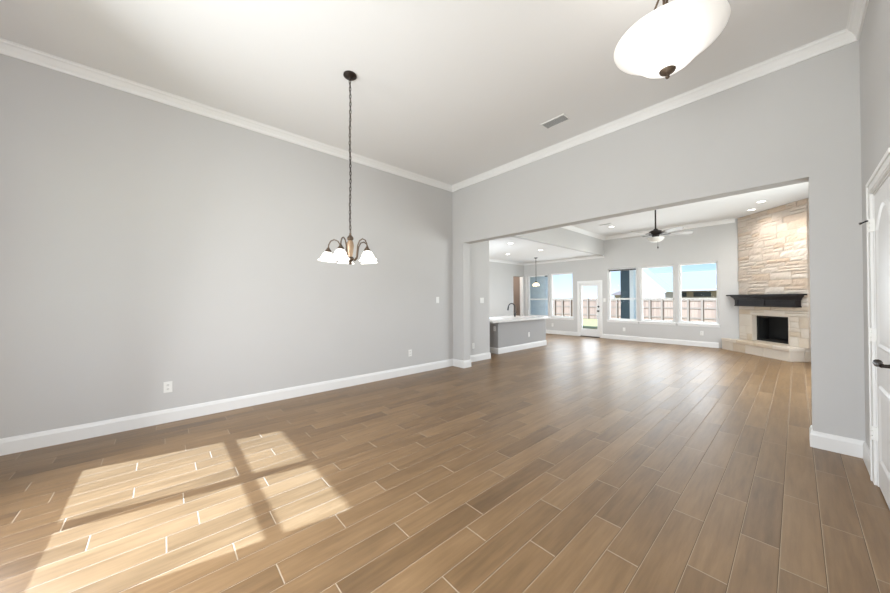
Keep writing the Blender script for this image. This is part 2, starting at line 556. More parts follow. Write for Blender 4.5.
st(MB().box((-9.0, -1.5, -0.12), (1.2, 10.99, 0.0)), 'floor', M['floor'])
st(MB().box((-4.7, -1.5, ZC), (0.6, 4.42, ZC + 0.15)), 'ceiling', M['ceil'])
st(MB().box((XD - 0.12, YB, ZG), (XG + 0.2, 10.99, ZG + 0.15)), 'ceiling_great_room', M['ceil'])
st(MB().box((-9.0, YB, ZK), (XD - 0.121, 10.99, ZK + 0.12)), 'ceiling_kitchen', M['ceil'])
st(MB().box((XD - 0.12, YB, ZK), (XD, Y1, ZG)), 'wall_drop', M['wall'])
st(MB().box((-9.3, YB + 0.05, ZG + 0.16), (1.3, 11.7, ZG + 0.34)), 'roof', M['roofing'])  # unseen roof added to block sun from the porch wall
st(MB().box((-9.0, 10.92, ZK + 0.12), (XD - 0.13, 10.99, ZG + 0.16)), 'wall_gable', M['ext'])

st(MB().box((XL - 0.15, YF - 0.2, 0), (XL, YE, ZC)), 'wall_left', M['wall'])
mb = MB()
holes_wall(mb, YF - 0.2, 4.3, 0, ZC, [(2.92, 3.675, 0, 2.02)], XR, XR + 0.13, 'y')
st(mb, 'wall_right', M['wall'])
mb = MB()
holes_wall(mb, XL, XR, 0, ZC, [(-4.195, 0.083, 0, 2.362)], Y0, YB, 'x')
mb.box((XR, Y0, 0), (XG + 0.15, YB, ZC))
mb.box((-9.0, YB - 0.1, ZK), (XL, YB, ZC))
st(mb, 'wall_opening', M['wall'])
FW = (-3.86, -2.18, 0.645, 2.32)
ED = (-1.35, 0.1, 0.25, 2.35)
mb = MB()
holes_wall(mb, XL - 0.15, XR + 0.13, 0, ZC, [FW, ED], YF - 0.2, YF, 'x')
st(mb, 'wall_front', M['wall'])
st(MB().box((-4.8, -1.97, 2.415), (0.7, YF - 0.2, 2.60)), 'trim_eave', M['trim'])

WIN = [(-7.10, -6.22, 0.62, 2.21), (-6.12, -5.25, 0.62, 2.235), (-4.085, -3.245, 0.61, 2.25), (-3.16, -2.30, 0.61, 2.255), (-2.205, -1.35, 0.61, 2.265)]
BD = (-5.02, -4.33, 0.0, 1.83)
mb = MB()
holes_wall(mb, XK - 0.15, XG + 0.15, 0, ZG + 0.1, WIN + [BD], Y1, Y1 + 0.16, 'x')
st(mb, 'wall_back', M['wall'])
mb = MB()
KD = (10.02, 10.66, 0.0, 2.18)
holes_wall(mb, YE - 0.15, Y1, 0, ZK, [KD], XK - 0.13, XK, 'y')
st(mb, 'wall_kitchen', M['wall'])
mb = MB()
holes_wall(mb, XK - 0.13, XL - 0.15, 0, ZK, [(-7.0, -5.2, 1.0, 2.2)], YE - 0.15, YE - 0.01, 'x')
st(mb, 'wall_kitchen_front', M['wall'])
mb = MB()
holes_wall(mb, YB, Y1, 0, ZG, [(5.5, 8.5, 0.6, 2.4)], XG, XG + 0.15, 'y')
st(mb, 'wall_great_room', M['wall'])
w8 = empty('window_8', (XG, 7.0, 0.6), 0, 'structure')  # unseen window, added to bring light into the great room
mb = MB()
for y in (-1.5, -0.53, 0.47, 1.44):
    mb.box((0.05, y, 0.06), (0.11, y + 0.06, 1.74))
mb.box((0.05, -1.5, 0), (0.11, 1.5, 0.06)); mb.box((0.05, -1.5, 1.74), (0.11, 1.5, 1.8))
mb.build('window_frame', M['trim'], w8)
MB().box((-0.035, -1.53, -0.022), (0.05, 1.53, 0.0), 0.005).build('window_sill', M['trim'], w8)
for y in (-1.44, -0.47, 0.53):
    MB().box((0.078, y, 0.06), (0.082, y + (0.91 if y < 0 and y > -1 else 0.91), 1.74)).build('pane', M['glass'], w8)
mb = MB()
mb.box((-8.7, 8.6, 0), (-8.6, 10.9, ZK)); mb.box((-8.6, 10.8, 0), (XK - 0.13, 10.9, ZK)); mb.box((-8.6, 8.5, 0), (XK - 0.13, 8.6, ZK))
st(mb, 'wall_hall', M['hall'])
lamp('hall_added_fill', 'POINT', (-8.0, 9.6, 2.3), 25, (1, 0.9, 0.8), shadow_soft_size=0.1)  # unseen light source added to brighten the hall

# ---- crown mouldings, baseboards
def crown(zc, h, d):
    return [(0, zc - h), (0.012, zc - h), (0.018, zc - h * 0.86), (d * 0.30, zc - h * 0.62), (d * 0.62, zc - h * 0.30), (d * 0.80, zc - h * 0.20), (d * 0.86, zc - h * 0.08), (d, zc - h * 0.06), (d, zc), (0, zc)]
mb = MB().sweep([(XL, YF), (XL, Y0), (XR, Y0), (XR, YF)], crown(ZC, 0.10, 0.070), closed=True)
st(mb, 'trim_1', M['trim'])
mb = MB().sweep([(XD, YB), (XD, Y1), (-1.02, Y1)], crown(ZG, 0.095, 0.09))
mb.sweep([(XG, 9.2), (XG, YB), (XD, YB)], crown(ZG, 0.095, 0.09))
st(mb, 'trim_2', M['trim'])
mb = MB().sweep([(XK, YE), (XK, Y1), (XD - 0.0, Y1)], crown(ZK, 0.075, 0.07))
st(mb, 'trim_3', M['trim'])

BASE = [(0, 0), (0.016, 0), (0.016, 0.105), (0.012, 0.118), (0.010, 0.128), (0.005, 0.137), (0, 0.140)]
st(MB().sweep([(XL, YF), (XL, Y0), (-4.195, Y0), (-4.195, YB), (XL, YB), (XL, YE), (XL - 0.15, YE)], BASE), 'baseboard_left', M['trim'])
st(MB().sweep([(XG, 9.3), (XG, YB), (0.083, YB), (0.083, Y0), (XR, Y0), (XR, 3.77)], BASE), 'baseboard_right', M['trim'])
mb = MB().sweep([(XK, Y1), (-5.10, Y1)], BASE)
mb.sweep([(-4.25, Y1), (-1.36, Y1)], BASE)
st(mb, 'baseboard_back', M['trim'])
mb = MB().sweep([(XK, YE), (XK, KD[0])], BASE)
st(mb, 'baseboard_kitchen', M['trim'])
mb = MB().sweep([(XR, 2.82), (XR, YF), (0.15, YF)], BASE)
mb.sweep([(-1.40, YF), (XL, YF)], BASE)
st(mb, 'baseboard_front', M['trim'])

# doorway casing in the kitchen wall
mb = MB()
mb.box((XK, KD[1], 0), (XK + 0.016, KD[1] + 0.06, KD[3] + 0.02))
mb.box((XK - 0.13, KD[0], 0), (XK, KD[0] + 0.012, KD[3])); mb.box((XK - 0.13, KD[1] - 0.012, 0), (XK, KD[1], KD[3]))
st(mb, 'trim_4', M['trim'])

# ------------------------------------------------------------------ windows
def window(name, h, yin, thick, rail, headrail=False, sign=1, mull=None, blind=None):
    """double-hung window in an x-directed wall; sign = +1 when outside lies at +y"""
    x0, x1, z0, z1 = h
    root = empty(name, ((x0 + x1) / 2, yin, z0), 0, 'structure')
    ox, oy, oz = (x0 + x1) / 2, yin, z0
    ys = yin + sign * 0.085
    def q(x, y, z): return (x - ox, y - oy, z - oz)
    xs = [x0, x1] if mull is None else [x0, mull, x1]
    f = MB(); s = MB(); r = MB(); p = MB()
    fwid = 0.032
    f.box(q(x0, ys - 0.035, z0), q(x0 + fwid, ys + 0.035, z1)); f.box(q(x1 - fwid, ys - 0.035, z0), q(x1, ys + 0.035, z1))
    f.box(q(x0 + fwid, ys - 0.035, z1 - fwid), q(x1 - fwid, ys + 0.035, z1)); f.box(q(x0 + fwid, ys - 0.035, z0), q(x1 - fwid, ys + 0.035, z0 + fwid))
    if mull is not None:
        f.box(q(mull - 0.03, ys - 0.035, z0 + fwid), q(mull + 0.03, ys + 0.035, z1 - fwid))
    for a, b in zip(xs, xs[1:]):
        a2 = a + (fwid if a == x0 else 0.03); b2 = b - (fwid if b == x1 else 0.03)
        sw = 0.018
        s.box(q(a2, ys - 0.015, z0 + fwid), q(a2 + sw, ys + 0.015, z1 - fwid)); s.box(q(b2 - sw, ys - 0.015, z0 + fwid), q(b2, ys + 0.015, z1 - fwid))
        s.box(q(a2 + sw, ys - 0.015, z0 + fwid), q(b2 - sw, ys + 0.015, z0 + fwid + 0.02)); s.box(q(a2 + sw, ys - 0.015, z1 - fwid - 0.018), q(b2 - sw, ys + 0.015, z1 - fwid))
        r.box(q(a2, ys - 0.025, rail - 0.024), q(b2, ys + 0.02, rail + 0.024), 0.004)
        p.box(q(a2 + sw, ys - 0.002, z0 + fwid + 0.02), q(b2 - sw, ys + 0.002, z1 - fwid - 0.018))
    f.build('window_frame', M['trim'], root)
    s.build('sash', M['plastic'], root)
    r.build('meeting_rail', M['plastic'], root)
    p.build('pane', M['glass'], root)
    MB().box(q(x0 - 0.035, yin - sign * 0.035, z0 - 0.022), q(x1 + 0.035, yin + sign * 0.05, z0 + 0.004), 0.005).build('window_sill', M['trim'], root)
    MB().box(q(x0 - 0.02, yin - sign * 0.012, z0 - 0.075), q(x1 + 0.02, yin, z0 - 0.022), 0.003).build('apron', M['trim'], root)
    if blind:
        MB().box(q(x0 + 0.035 if blind == 'full' else x1 - 0.14, ys - 0.075, z1 - 0.075), q(x1 - 0.035, ys - 0.037, z1 - 0.035), 0.004).build('blind_headrail', M['bronze'], root, label='dark blind headrail')
    return root
for i, h in enumerate(WIN):
    window('window_%d' % (i + 1), h, Y1, 0.16, 1.285, blind={0: 'end', 2: 'full'}.get(i))
window('window_6', FW, YF, 0.2, 1.53, sign=-1, mull=-2.99)
window('window_7', (-7.0, -5.2, 1.0, 2.2), YE - 0.01, 0.14, 1.6, sign=-1)  # unseen kitchen window, added as an opening for fill light

# ------------------------------------------------------------------ doors
def lever_handle(root, ox, oy, oz, dirv, m):
    """wave lever with a round rose; rose axis -x, lever towards dirv (y sign)"""
    h = MB().lathe([(0.0, 0), (0.030, 0), (0.032, -0.006), (0.024, -0.012), (0.011, -0.016), (0.010, -0.05)], (ox, oy, oz), 20, 'X')
    pts = [(ox - 0.048, oy, oz), (ox - 0.054, oy + dirv * 0.022, oz + 0.004), (ox - 0.055, oy + dirv * 0.05, oz - 0.002), (ox - 0.054, oy + dirv * 0.08, oz - 0.003), (ox - 0.052, oy + dirv * 0.108, oz + 0.004), (ox - 0.050, oy + dirv * 0.122, oz + 0.003)]
    h.tube(pts, [0.012, 0.013, 0.011, 0.016, 0.019, 0.008], 10)
    return h.build('door_lever', m, root, True, label='dark bronze wave lever')

# right door (closed, hinged on its far edge)
dy0, dy1, dz1 = 2.92, 3.675, 2.02
root = empty('door_1', (XR, 3.375, 0), 0, 'structure')
def q1(x, y, z): return (x - XR, y - 3.375, z)
mb = MB()
cw = 0.09
def casing(mb, y0, y1, z0, z1):
    mb.box(q1(XR - 0.014, y0, z0), q1(XR, y1, z1), 0.002)
casing(mb, dy1, dy1 + cw, 0, dz1 + cw); casing(mb, dy0 - cw, dy0, 0, dz1 + cw); casing(mb, dy0, dy1, dz1, dz1 + cw)
mb.box(q1(XR - 0.022, dy1 + cw - 0.028, 0), q1(XR - 0.014, dy1 + cw, dz1 + cw), 0.003)
mb.box(q1(XR - 0.022, dy0 - cw, 0), q1(XR - 0.014, dy0 - cw + 0.028, dz1 + cw), 0.003)
mb.box(q1(XR - 0.022, dy0, dz1 + cw - 0.028), q1(XR - 0.014, dy1 + cw - 0.028, dz1 + cw), 0.003)
mb.box(q1(XR - 0.018, dy0, dz1 + 0.008), q1(XR - 0.014, dy1, dz1 + 0.022))
mb.box(q1(XR, dy1 - 0.012, 0), q1(XR + 0.13, dy1, dz1)); mb.box(q1(XR, dy0, 0), q1(XR + 0.13, dy0 + 0.012, dz1)); mb.box(q1(XR, dy0 + 0.012, dz1 - 0.012), q1(XR + 0.13, dy1 - 0.012, dz1))
mb.build('door_casing', M['trim'], root)
leaf = MB().box(q1(XR + 0.004, dy0 + 0.015, 0.012), q1(XR + 0.04, dy1 - 0.015, dz1 - 0.015)).build('door_leaf', M['door'], root)
# moulded panels
def ring_panel(zlo, zhi, arch):
    ya, yb = dy0 + 0.13, dy1 - 0.13
    ym = (ya + yb) / 2
    def loop(ins):
        pts = [(ya + ins, zlo + ins), (yb - ins, zlo + ins)]
        if arch:
            for k in range(0, 13):
                t = k / 12
                yy = (yb - ins) + (ya + ins - yb + ins) * t
                zz = zhi - ins - arch * (abs(2 * t - 1) ** 2)
                pts.append((yy, zz))
        else:
            pts += [(yb - ins, zhi - ins), (ya + ins, zhi - ins)]
        return pts
    b = bmesh.new()
    mbx = MB()
    L0, L1, L2 = loop(0), loop(0.018), loop(0.036)
    xs = (XR + 0.004, XR - 0.005, XR + 0.003)
    rings = [[mbx.bm.verts.new(q1(xs[j], y, z)) for y, z in lp] for j, lp in enumerate((L0, L1, L2))]
    n = len(L0)
    for A, B in zip(rings, rings[1:]):
        for k in range(n):
            mbx.bm.faces.new((A[k], A[(k + 1) % n], B[(k + 1) % n], B[k]))
    L3 = loop(0.06)
    r3 = [mbx.bm.verts.new(q1(XR + 0.000, y, z)) for y, z in L3]
    for k in range(n):
        mbx.bm.faces.new((rings[2][k], rings[2][(k + 1) % n], r3[(k + 1) % n], r3[k]))
    mbx.bm.faces.new(r3)
    b.free()
    return mbx.build('door_panel', M['door'], leaf)
ring_panel(0.20, 0.72, 0)
ring_panel(0.96, 1.90, 0.13)
lever_handle(leaf, 0.004, dy0 + 0.085 - 3.375, 0.915, 1, M['bronze'])
for z in (1.80, 1.04, 0.36):
    hb = MB()
    for k in range(3):
        hb.lathe([(0.0, -0.014), (0.0075, -0.014), (0.0075, 0.014), (0.0, 0.014)], (-0.020, dy1 - 0.006 - 3.375, z + (k - 1) * 0.032), 10)
    hb.box((-0.016, dy1 - 0.02 - 3.375, z - 0.045), (0.004, dy1 - 0.006 - 3.375, z + 0.045))
    hb.build('hinge', M['plastic'], root)
mb = MB().tube([(-0.02, dy1 - 0.006 - 3.375, 1.835), (-0.03, dy1 - 0.012 - 3.375, 1.832), (-0.045, dy1 - 0.016 - 3.375, 1.824), (-0.060, dy1 - 0.02 - 3.375, 1.818)], [0.006, 0.006, 0.005, 0.009], 10)
mb.build('door_stop', M['black'], root, True, label='black hinge pin door stop')

# back door with a full glass panel
bx0, bx1, bz1 = BD[0], BD[1], BD[3]
cx = (bx0 + bx1) / 2
root = empty('door_2', (cx, Y1, 0), 0, 'structure')
def q2(x, y, z): return (x - cx, y - Y1, z)
mb = MB()
mb.box(q2(bx0 - 0.075, Y1 - 0.016, 0), q2(bx0, Y1, bz1 + 0.075), 0.003); mb.box(q2(bx1, Y1 - 0.016, 0), q2(bx1 + 0.075, Y1, bz1 + 0.075), 0.003); mb.box(q2(bx0, Y1 - 0.016, bz1), q2(bx1, Y1, bz1 + 0.075), 0.003)
mb.box(q2(bx0, Y1, 0), q2(bx0 + 0.02, Y1 + 0.16, bz1)); mb.box(q2(bx1 - 0.02, Y1, 0), q2(bx1, Y1 + 0.16, bz1)); mb.box(q2(bx0 + 0.02, Y1, bz1 - 0.02), q2(bx1 - 0.02, Y1 + 0.16, bz1))
mb.build('door_casing', M['trim'], root)
MB().box(q2(bx0 + 0.02, Y1 + 0.0, 0.0), q2(bx1 - 0.02, Y1 + 0.16, 0.022), 0.004).build('threshold', M['bronze'], root)
gx0, gx1, gz0, gz1 = -4.95, -4.425, 0.27, 1.73
mb = MB()
holes_wall(mb, bx0 + 0.022, bx1 - 0.022, 0.024, bz1 - 0.022, [(gx0, gx1, gz0, gz1)], Y1 + 0.03, Y1 + 0.072, 'x')
mb.xf(Matrix.Translation((-cx, -Y1, 0)))
leaf = mb.build('door_leaf', M['door'], root)
mb = MB()
holes_wall(mb, gx0 - 0.025, gx1 + 0.025, gz0 - 0.025, gz1 + 0.025, [(gx0 + 0.006, gx1 - 0.006, gz0 + 0.006, gz1 - 0.006)], Y1 + 0.02, Y1 + 0.03, 'x')
mb.xf(Matrix.Translation((-cx, -Y1, 0)))
mb.build('glazing_bead', M['trim'], leaf)
MB().box(q2(gx0, Y1 + 0.048, gz0), q2(gx1, Y1 + 0.054, gz1)).build('pane', M['glass'], leaf)
for z, nm in ((1.03, 'deadbolt'), (0.885, 'door_knob')):
    pr = [(0.0, 0.0), (0.030, 0.0), (0.032, -0.010), (0.020, -0.018), (0.0, -0.018)] if nm == 'deadbolt' else [(0, 0), (0.03, 0), (0.031, -0.008), (0.012, -0.014), (0.012, -0.03), (0.027, -0.04), (0.029, -0.055), (0.018, -0.066), (0, -0.068)]
    MB().lathe(pr, q2(bx1 - 0.064, Y1 + 0.03, z), 20, 'Y').build(nm, M['black'], leaf, True)

# entry door added unseen behind the camera for light: just frame and glass
root = empty('door_3_added', ((ED[0] + ED[1]) / 2, YF, 0), 0, 'structure')
mb = MB()
a0 = (ED[0] + ED[1]) / 2
mb.box((ED[0] - a0, -0.10, ED[2]), (ED[0] - a0 + 0.06, -0.05, ED[3])); mb.box((ED[1] - a0 - 0.06, -0.10, ED[2]), (ED[1] - a0, -0.05, ED[3]))
mb.box((ED[0] - a0 + 0.06, -0.10, ED[2]), (ED[1] - a0 - 0.06, -0.05, ED[2] + 0.1)); mb.box((ED[0] - a0 + 0.06, -0.10, ED[3] - 0.08), (ED[1] - a0 - 0.06, -0.05, ED[3]))
mb.build('door_leaf', M['door'], root)
MB().box((ED[0] - a0 + 0.06, -0.078, ED[2] + 0.1), (ED[1] - a0 - 0.06, -0.072, ED[3] - 0.08)).build('pane', M['glass'], root)

# ------------------------------------------------------------------ fireplace
FR = Matrix.Translation((0, 0, 0))
s0, c0 = -7.48, 6.901
fl = thing('corner_fireplace', 'tall cream stone corner fireplace with black mantel shelf and raised hearth', 'fireplace',
           (0.70711 * (s0 + c0), 0.70711 * (c0 - s0), 0), -PI / 4)
WALL = lambda x: x + 0.828            # local y of the window wall
SIDE = lambda x: 1.846 - x            # local y of the great room's right wall
HT = 0.28
OP = (-0.435, 0.42, 0.30, 0.90)     # firebox opening
# backing core (mortar), set behind the stones
mb = MB()
zt = ZG - 0.002
apex_x = (1.846 - 0.828) / 2
apex = (apex_x, WALL(apex_x))
D = 0.40
mb.prism([(-0.79, 0.022), (OP[0], 0.022), (OP[0], D), (-0.79, D)][:0] or [(-0.785, 0.022), (OP[0], 0.022), (OP[0], WALL(OP[0]) - 0.005)], HT, zt)
mb.prism([(OP[1], 0.022), (0.775, 0.022), (0.775, SIDE(0.775) - 0.005), (apex[0], apex[1] - 0.01), (OP[1], WALL(OP[1]) - 0.005)], HT, zt)
mb.prism([(OP[0], 0.022), (OP[1], 0.022), (OP[1], 0.38), (OP[0], 0.38)], OP[3], zt)
mb.prism([(OP[0], 0.022), (OP[1], 0.022), (OP[1], 0.38), (OP[0], 0.38)], HT, OP[2])
mb.build('chimney_core', M['mortar'], fl)

rs = random.Random(21)
def stone(mb, x0, x1, z0, z1, dep, rough, y_in=0.024):
    """one hewn block: front face is a jittered grid, sides run back to the core"""
    nx = max(2, int((x1 - x0) / 0.07)); nz_ = 3 if z1 - z0 > 0.05 else 2
    g = 0.004
    x0 += g; x1 -= g; z0 += g; z1 -= g
    fr = []
    for j in range(nz_ + 1):
        rowv = []
        for i in range(nx + 1):
            edge = i in (0, nx) or j in (0, nz_)
            y = -dep + rs.uniform(-rough, rough) + (0.010 if edge else 0.0)
            jx = 0 if i in (0, nx) else rs.uniform(-0.012, 0.012)
            jz = rs.uniform(-0.005, 0.005) * (1 if rough > 0.004 else 0.2) if j in (0, nz_) else rs.uniform(-0.006, 0.006)
            rowv.append(mb.bm.verts.new((x0 + (x1 - x0) * i / nx + jx, y, z0 + (z1 - z0) * j / nz_ + jz)))
        fr.append(rowv)
    for j in range(nz_):
        for i in range(nx):
            mb.bm.faces.new((fr[j][i], fr[j][i + 1], fr[j + 1][i + 1], fr[j + 1][i]))
    loop = [fr[0][i] for i in range(nx + 1)] + [fr[j][nx] for j in range(1, nz_ + 1)] + [fr[nz_][i] for i in range(nx - 1, -1, -1)] + [fr[j][0] for j in range(nz_ - 1, 0, -1)]
    bk = [mb.bm.verts.new((v.co.x, y_in, v.co.z)) for v in loop]
    n = len(loop)
    for k in range(n):
        mb.bm.faces.new((loop[k], loop[(k + 1) % n], bk[(k + 1) % n], bk[k]))
def courses(mb, x0, x1, z0, z1, hs, ls, dep, rough):
    z = z0
    while z < z1 - 0.02:
        h = rs.uniform(*hs)
        if z1 - (z + h) < hs[0] * 0.8:
            h = z1 - z
        x = x0
        while x < x1 - 0.01:
            l = rs.uniform(*ls)
            if x1 - (x + l) < ls[0] * 0.8:
                l = x1 - x
            # sometimes split a tall block in two thin ones
            if h > 0.11 and rs.random() < 0.45:
                c = rs.uniform(0.4, 0.6) * h
                stone(mb, x, x + l, z, z + c, rs.uniform(*dep), rough)
                stone(mb, x, x + l, z + c, z + h, rs.uniform(*dep), rough)
            else:
                stone(mb, x, x + l, z, z + h, rs.uniform(*dep), rough)
            x += l
        z += h
up_ = MB()
courses(up_, -0.79, 0.79, 1.115, zt - 0.002, (0.085, 0.18), (0.20, 0.52), (0.0, 0.018), 0.0055)
up_.build('chimney_stonework', M['stone'], fl, label='rough split-face cream stone above the mantel')
lo = MB()
courses(lo, -0.79, OP[0], HT, OP[3], (0.14, 0.21), (0.17, 0.25), (0.002, 0.006), 0.0015)
courses(lo, OP[1], 0.79, HT, OP[3], (0.14, 0.21), (0.17, 0.25), (0.002, 0.006), 0.0015)
courses(lo, -0.79, 0.79, OP[3], 1.115, (0.11, 0.13), (0.25, 0.55), (0.002, 0.006), 0.0015)
lo.build('surround_stonework', M['stone_smooth'], fl, label='flat sawn cream stone around the firebox')
# side return of the chimney
sr = MB()
z = HT
while z < zt - 0.02:
    h = rs.uniform(0.09, 0.17)
    if zt - (z + h) < 0.08: h = zt - z - 0.002
    y = 0.03
    while y < 1.03:
        l = min(rs.uniform(0.2, 0.45), 1.035 - y)
        d_ = rs.uniform(0.012, 0.022)
        sr.box((0.776, y + 0.003, z + 0.003), (0.776 + d_, y + l - 0.003, z + h - 0.003), 0.003, seg=1)
        y += l
    z += h
sr.build('side_stonework', M['stone'], fl)
# firebox: stone reveal, black metal insert
rv = MB()
rv.box((OP[0], 0.0, OP[2]), (OP[0] + 0.012, 0.14, OP[3])); rv.box((OP[1] - 0.012, 0.0, OP[2]), (OP[1], 0.14, OP[3])); rv.box((OP[0] + 0.012, 0.0, OP[3] - 0.012), (OP[1] - 0.012, 0.14, OP[3]))
rv.build('firebox_reveal', M['stone_smooth'], fl)
fb = MB()
fa, fbx, fz0, fz1 = OP[0] + 0.012, OP[1] - 0.012, OP[2], OP[3] - 0.012
fb.box((fa, 0.36, fz0), (fbx, 0.375, fz1)); fb.box((fa, 0.12, fz0), (fa + 0.012, 0.36, fz1)); fb.box((fbx - 0.012, 0.12, fz0), (fbx, 0.36, fz1))
fb.box((fa, 0.12, fz1 - 0.012), (fbx, 0.36, fz1)); fb.box((fa, 0.12, fz0), (fbx, 0.36, fz0 + 0.012))
fbo = fb.build('firebox', M['firebox'], fl)
ff = MB()
holes_wall(ff, fa + 0.001, fbx - 0.001, fz0 + 0.001, fz1 - 0.001, [(fa + 0.035, fbx - 0.035, fz0 + 0.05, fz1 - 0.045)], 0.10, 0.122, 'x')
ff.build('firebox_frame', M['firebox'], fl, label='black metal firebox frame')
gr = MB()
for k in range(7):
    x = -0.18 + k * 0.06
    gr.box((x - 0.006, 0.17, fz0 + 0.06), (x + 0.006, 0.32, fz0 + 0.072))
gr.box((-0.2, 0.18, fz0 + 0.048), (0.2, 0.19, fz0 + 0.06)); gr.box((-0.2, 0.30, fz0 + 0.048), (0.2, 0.31, fz0 + 0.06))
for sx_ in (-0.19, 0.19):
    for y in (0.18, 0.30):
        gr.box((sx_ - 0.006, y, fz0 + 0.012), (sx_ + 0.006, y + 0.01, fz0 + 0.05))
gr.build('grate', M['black'], fbo)
# raised hearth
hb_ = MB()
hp = [(-0.975, -0.255), (0.69, -0.255), (0.69, 0.018), (-0.795, 0.018), (-0.975, -0.155)]
hb_.prism([(x * 1.0 if x < 0 else x, y) for x, y in hp], 0.0, HT - 0.075)
hb_.prism([(0.69, -0.255), (0.69, 0.018), (0.775, 0.03), (0.775, SIDE(0.775) - 0.01)][:0] or [(0.66, 0.018), (0.69, 0.018), (0.69, 1.05), (0.66, 1.05)], 0.0, HT - 0.075)
hearth = hb_.build('hearth', M['mortar'], fl)
hs_ = MB()
x = -0.975
while x < 0.69 - 0.01:
    l = rs.uniform(0.30, 0.50)
    if 0.69 - (x + l) < 0.25: l = 0.69 - x
    hs_.box((x + 0.002, -0.268, 0.0), (x + l - 0.002, -0.25, HT - 0.077), 0.003, seg=1)
    x += l
y = -0.262
for l in (0.28, 0.35, 0.3, 0.36):
    hs_.box((0.686, y + 0.002, 0.0), (0.704, y + l - 0.002, HT - 0.077), 0.003, seg=1); y += l
hs_.build('hearth_facing', M['stone_smooth'], hearth)
ht_ = MB()
xs = [-0.96, -0.53, -0.02, 0.36, 0.725]
for a, b in zip(xs, xs[1:]):
    yb = 0.02
    ht_.box((a + 0.002, -0.29, HT - 0.075), (b - 0.002, yb if a > -0.9 else -0.14, HT), 0.006, seg=2)
ht_.box((-0.80, -0.138, HT - 0.075), (-0.532, 0.02, HT), 0.004, seg=1)
ht_.box((0.70, 0.022, HT - 0.075), (0.725, 1.03, HT), 0.006, seg=2)
ht_.build('hearth_cap', M['stone_smooth'], hearth)
# mantel
mt = MB()
mt.box((-0.905, -0.205, 1.345), (0.81, -0.024, 1.378), 0.004)
mantel = mt.build('mantel_shelf', M['espresso'], fl, label='espresso black mantel shelf')
mt = MB().box((-0.73, -0.13, 1.115), (0.69, -0.024, 1.345))
mt.box((-0.745, -0.142, 1.100), (0.705, -0.024, 1.128), 0.004)
# cove under the shelf, front and both ends (swept round the body)
mt.sweep([(0.69, -0.024), (0.69, -0.13), (-0.73, -0.13), (-0.73, -0.024)][::-1], [(0, 1.345), (0.0, 1.245), (0.010, 1.248), (0.022, 1.285), (0.050, 1.318), (0.062, 1.330), (0.062, 1.345)])
for a, b in ((-0.73, 0.03),):
    pass
for a, b in ((-0.73, -0.66), (-0.05, 0.02), (0.62, 0.69)):
    mt.box((a, -0.142, 1.128), (b, -0.13, 1.30), 0.002)
mt.build('mantel_body', M['espresso'], mantel)

# ------------------------------------------------------------------ kitchen island, worktop, faucet
IX, IY0, IY1 = -4.71, 5.90, 8.02
isl = thing('kitchen_island', 'gray painted kitchen island with white baseboard below the pale worktop', 'island', (IX - 0.45, 6.9, 0))
def qi(x, y, z): return (x - (IX - 0.45), y - 6.9, z)
MB().box(qi(IX - 0.9, IY0, 0), qi(IX, IY1, 0.758), 0.003).build('island_body', M['island'], isl)
mb = MB().sweep([(IX - 0.9, IY0), (IX, IY0), (IX, IY1), (IX - 0.9, IY1)], BASE)
mb.xf(Matrix.Translation((-(IX - 0.45), -6.9, 0)))
mb.build('island_baseboard', M['trim'], isl, label='white baseboard around the island')
MB().box(qi(IX - 0.02, IY0 - 0.0, 0.715), qi(IX + 0.03, IY1, 0.757), 0.006).build('trim_rail', M['island'], isl)
ct = MB().box((-5.72, 5.46, 0.758), (-4.50, 7.93, 0.80), 0.005).build('worktop', M['quartz'])
tag(ct, 'long pale stone worktop on top of the gray kitchen island', 'worktop')
fc = thing('kitchen_faucet', 'matte black gooseneck faucet standing on the kitchen island worktop', 'faucet', (-5.32, 7.42, 0.80))
MB().lathe([(0, 0), (0.030, 0), (0.030, 0.012), (0.024, 0.02), (0.024, 0.10), (0.018, 0.115), (0.014, 0.12), (0, 0.12)], (0, 0, 0), 20).build('faucet_base', M['black'], fc, True)
pts = [(0, 0, 0.11), (0, 0, 0.27)]
for k in range(1, 11):
    a = PI - k * PI / 10 * 0.92
    pts.append((-0.10 + 0.10 * -math.cos(a) * 1.0 if False else -0.10 + 0.10 * math.cos(PI - a), -0.03 * k / 10, 0.27 + 0.10 * math.sin(a)))
end = pts[-1]
MB().tube(pts, 0.015, 12).build('spout', M['black'], fc, True)
MB().tube([end, (end[0] - 0.01, end[1], end[2] - 0.05), (end[0] - 0.025, end[1], end[2] - 0.12)], [0.017, 0.021, 0.023], 12).build('spray_head', M['black'], fc, True)
MB().tube([(0, 0.02, 0.075), (0, 0.05, 0.085), (0.01, 0.07, 0.13)], [0.009, 0.008, 0.007], 10).build('handle', M['black'], fc, True)

# ------------------------------------------------------------------ chandelier
CX, CY = -2.898, 1.36
ch = thing('chandelier', 'five light bronze chandelier with white glass shades hanging on a long chain', 'chandelier', (CX, CY, 1.64))
z0 = 1.64
MB().lathe([(0, ZC - z0), (0.062, ZC - z0), (0.063, ZC - z0 - 0.012), (0.045, ZC - z0 - 0.028), (0.015, ZC - z0 - 0.036), (0.008, ZC - z0 - 0.05), (0, ZC - z0 - 0.05)], (0, 0, 0), 28).build('canopy', M['bronze'], ch, True)
chn = MB()
ztop, zbot = ZC - z0 - 0.045, 0.305
nl = 40
step = (ztop - zbot) / nl
for k in range(nl):
    zc = zbot + (k + 0.5) * step
    wob = 0.006 * math.sin(zc * 9.0)
    lp = []
    for j in range(14):
        a = 2 * PI * j / 14
        u, v = 0.0098 * math.cos(a), (step * 0.66) * math.sin(a)
        ang = 0.6 if k % 2 else 0.6 + PI / 2
        lp.append((wob + u * math.cos(ang), u * math.sin(ang), zc + v))
    chn.tube(lp, 0.0030, 6, closed=True)
